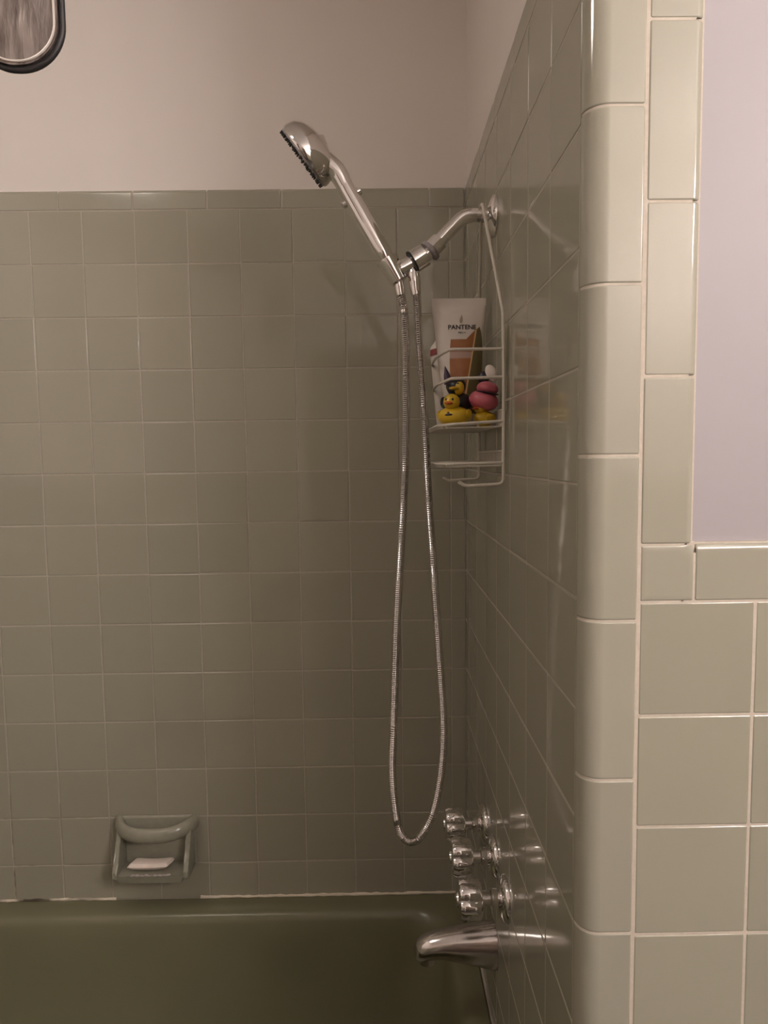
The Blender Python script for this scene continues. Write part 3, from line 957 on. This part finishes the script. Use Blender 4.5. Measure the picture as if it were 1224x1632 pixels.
# ------------------------------------------------------------------ bath toys
def duck(loc, rz, s, label, mats, hood=False, mark=False, tilt=0.0, fat=1.0, group='rubber ducks in the caddy'):
    body_m, head_m, beak_m = mats
    t = thing('rubber_duck', label, 'toy', loc, group)
    t.rotation_euler = (tilt, 0, rz)
    def O(name, bm, m): return obj(name, bm, m, t, world=False)
    bm = bmesh.new()
    def bf(d): return 1 + (.28 * max(0, -d.y - .45) if d.z > -.1 else 0)
    ellipsoid(bm, (0, 0, .40 * s), (.44 * s * fat, .58 * s, .40 * s), f=lambda d: 1 + .25 * max(0, d.y - .5) * max(0, d.z + .5))
    O('body', bm, body_m)
    O('head', ellipsoid(bmesh.new(), (0, -.26 * s, .94 * s), (.32 * s, .32 * s, .31 * s)), head_m)
    O('beak', ellipsoid(bmesh.new(), (0, -.60 * s, .88 * s), (.17 * s, .16 * s, .065 * s)), beak_m)
    for q in (-1, 1):
        O('eye', ellipsoid(bmesh.new(), (q * .13 * s, -.53 * s, 1.02 * s), (.045 * s, .035 * s, .055 * s), n=10, m=8), M_BLK)
        O('wing', ellipsoid(bmesh.new(), (q * .40 * s * fat, .06 * s, .46 * s), (.10 * s, .32 * s, .20 * s)), body_m)
    if hood:
        bm = ellipsoid(bmesh.new(), (0, -.235 * s, .985 * s), (.345 * s, .33 * s, .33 * s), f=lambda d: 1 if d.y > -.55 or d.z > .35 else .86)
        O('hood', bm, M_BLK)
        O('face_patch', ellipsoid(bmesh.new(), (.12 * s, -.40 * s, .90 * s), (.20 * s, .19 * s, .24 * s)), M_YEL)
        O('head_tuft', lathe(bmesh.new(), [(0, .15 * s), (.30 * s, .11 * s), (.62 * s, .01 * s)], (-.26 * s, -.22 * s, 1.08 * s), (-.20, 0, 1), 12), M_PURP)
    if mark:
        O('dark_spot', ellipsoid(bmesh.new(), (-.02 * s, -.535 * s, .44 * s), (.17 * s, .06 * s, .055 * s), n=12, m=8), M_BLK)
        O('dark_spot', ellipsoid(bmesh.new(), (-.04 * s, -.525 * s, .50 * s), (.06 * s, .06 * s, .06 * s), n=12, m=8), M_BLK)
    return t
FZ = 1.4245
duck((-.0745, -.444, FZ), -.45, .0385, 'yellow rubber duck with orange beak and dark chest spot, lowest in the caddy basket', (M_YEL, M_YEL, M_ORANGE), mark=True, fat=1.45)
duck((-.0660, -.413, FZ + .019), -.30, .044, 'black rubber duck with yellow cheek and purple pointed tuft, behind the spotted yellow duck', (M_BLK, M_BLK, M_YEL), hood=True, fat=1.25)
duck((-.0270, -.428, FZ), -.9, .031, 'small plain yellow rubber duck in the basket below the pink toy', (M_YEL, M_YEL, M_ORANGE))
# pink toy
pk = thing('pink_bath_toy', 'round pink bath toy with a white ear, at the wall side of the basket', 'toy', (-.0265, -.432, FZ + .0285))
pk.rotation_euler = (0, 0, -.2)
def PO(name, bm, m): return obj(name, bm, m, pk, world=False)
PO('lower_body', ellipsoid(bmesh.new(), (-.002, 0, .011), (.0225, .020, .0155), (0, .25, 0)), M_PINK)
PO('upper_body', ellipsoid(bmesh.new(), (.004, .002, .029), (.0165, .016, .0105), (0, .18, 0)), M_PINK)
PO('mouth_line', ellipsoid(bmesh.new(), (.004, -.006, .0215), (.0175, .0135, .0022), (0, .2, 0), n=16, m=8), M_BLK)
PO('ear', ellipsoid(bmesh.new(), (.010, .004, .052), (.0085, .005, .0135), (0, -.5, 0)), M_WHITE)
PO('dark_ear_base', ellipsoid(bmesh.new(), (-.002, .008, .046), (.009, .006, .010), (0, .2, 0)), M_BLK)

# ------------------------------------------------------------------ curtain rod and hanging mirror
mr = thing('hanging_mirror', 'scuffed round-cornered hanging mirror with dark rim, upper left', 'mirror', (-.575, -.80, 1.84))
def rr2(hw, hh, r, n=10):
    o = []
    for cx_, cz_, a0_ in ((hw - r, hh - r, 0), (-hw + r, hh - r, 90), (-hw + r, -hh + r, 180), (hw - r, -hh + r, 270)):
        for k in range(n + 1):
            a = math.radians(a0_ + 90 * k / n)
            o.append((cx_ + r * math.cos(a), cz_ + r * math.sin(a)))
    return o
MC = Vector((-.514, -.80, 1.832))
def mirror_mat():
    t = NT('scuffed_mirror')
    tc = t.n('ShaderNodeTexCoord').outputs['Object']
    mp = t.n('ShaderNodeMapping'); t.l(tc, mp.inputs[0])
    mp.inputs['Rotation'].default_value = (0, .6, 0); mp.inputs['Scale'].default_value = (1, 1, .18)
    n = t.noise(70, mp.outputs[0], 5, .6); n2 = t.noise(18, tc, 3)
    n = t.math('MAXIMUM', t.math('MINIMUM', t.math('ADD', t.math('MULTIPLY', t.math('SUBTRACT', n, .5), 3.2), .5), 1), 0)
    c = t.mix(n, (.05, .035, .028, 1), (.62, .54, .52, 1))
    c = t.mix(n2, (.08, .055, .04, 1), c)
    t.set(Base_Color=c, Metallic=.8, Roughness=.42)
    t.bump(n, .5, .002)
    return t.m
def slab(hw, hh, r, y0, y1, bev=.002):
    bm = bmesh.new()
    pr = rr2(hw, hh, r)
    A = [bm.verts.new((MC.x + a, y0, MC.z + b)) for a, b in pr]
    B = [bm.verts.new((MC.x + a, y1, MC.z + b)) for a, b in pr]
    fa = bm.faces.new(A); fb = bm.faces.new(B[::-1])
    for k in range(len(pr)): bm.faces.new((A[k], A[(k + 1) % len(pr)], B[(k + 1) % len(pr)], B[k]))
    bmesh.ops.bevel(bm, geom=list(fa.edges) + list(fb.edges), offset=bev, segments=2, profile=.5, affect='EDGES')
    return bm
obj('glass_plate', slab(.0385, .0895, .037, -.812, -.803), mirror_mat(), mr)
def ring_path(hw, hh, r, y): return [(MC.x + a, y, MC.z + b) for a, b in rr2(hw, hh, r, 14)]
obj('dark_rim', tube(bmesh.new(), ring_path(.0405, .0915, .039, -.807), .0030, 12, closed=True), M_DARK, mr)
obj('inner_bead', tube(bmesh.new(), ring_path(.0355, .0865, .034, -.8125), .0011, 8, closed=True), M_WHITE, mr)
obj('hanging_cord', tube(bmesh.new(), [(MC.x, -.806, 1.922), (MC.x, -.806, 2.4185)], .0018, 8), M_DARK, mr)
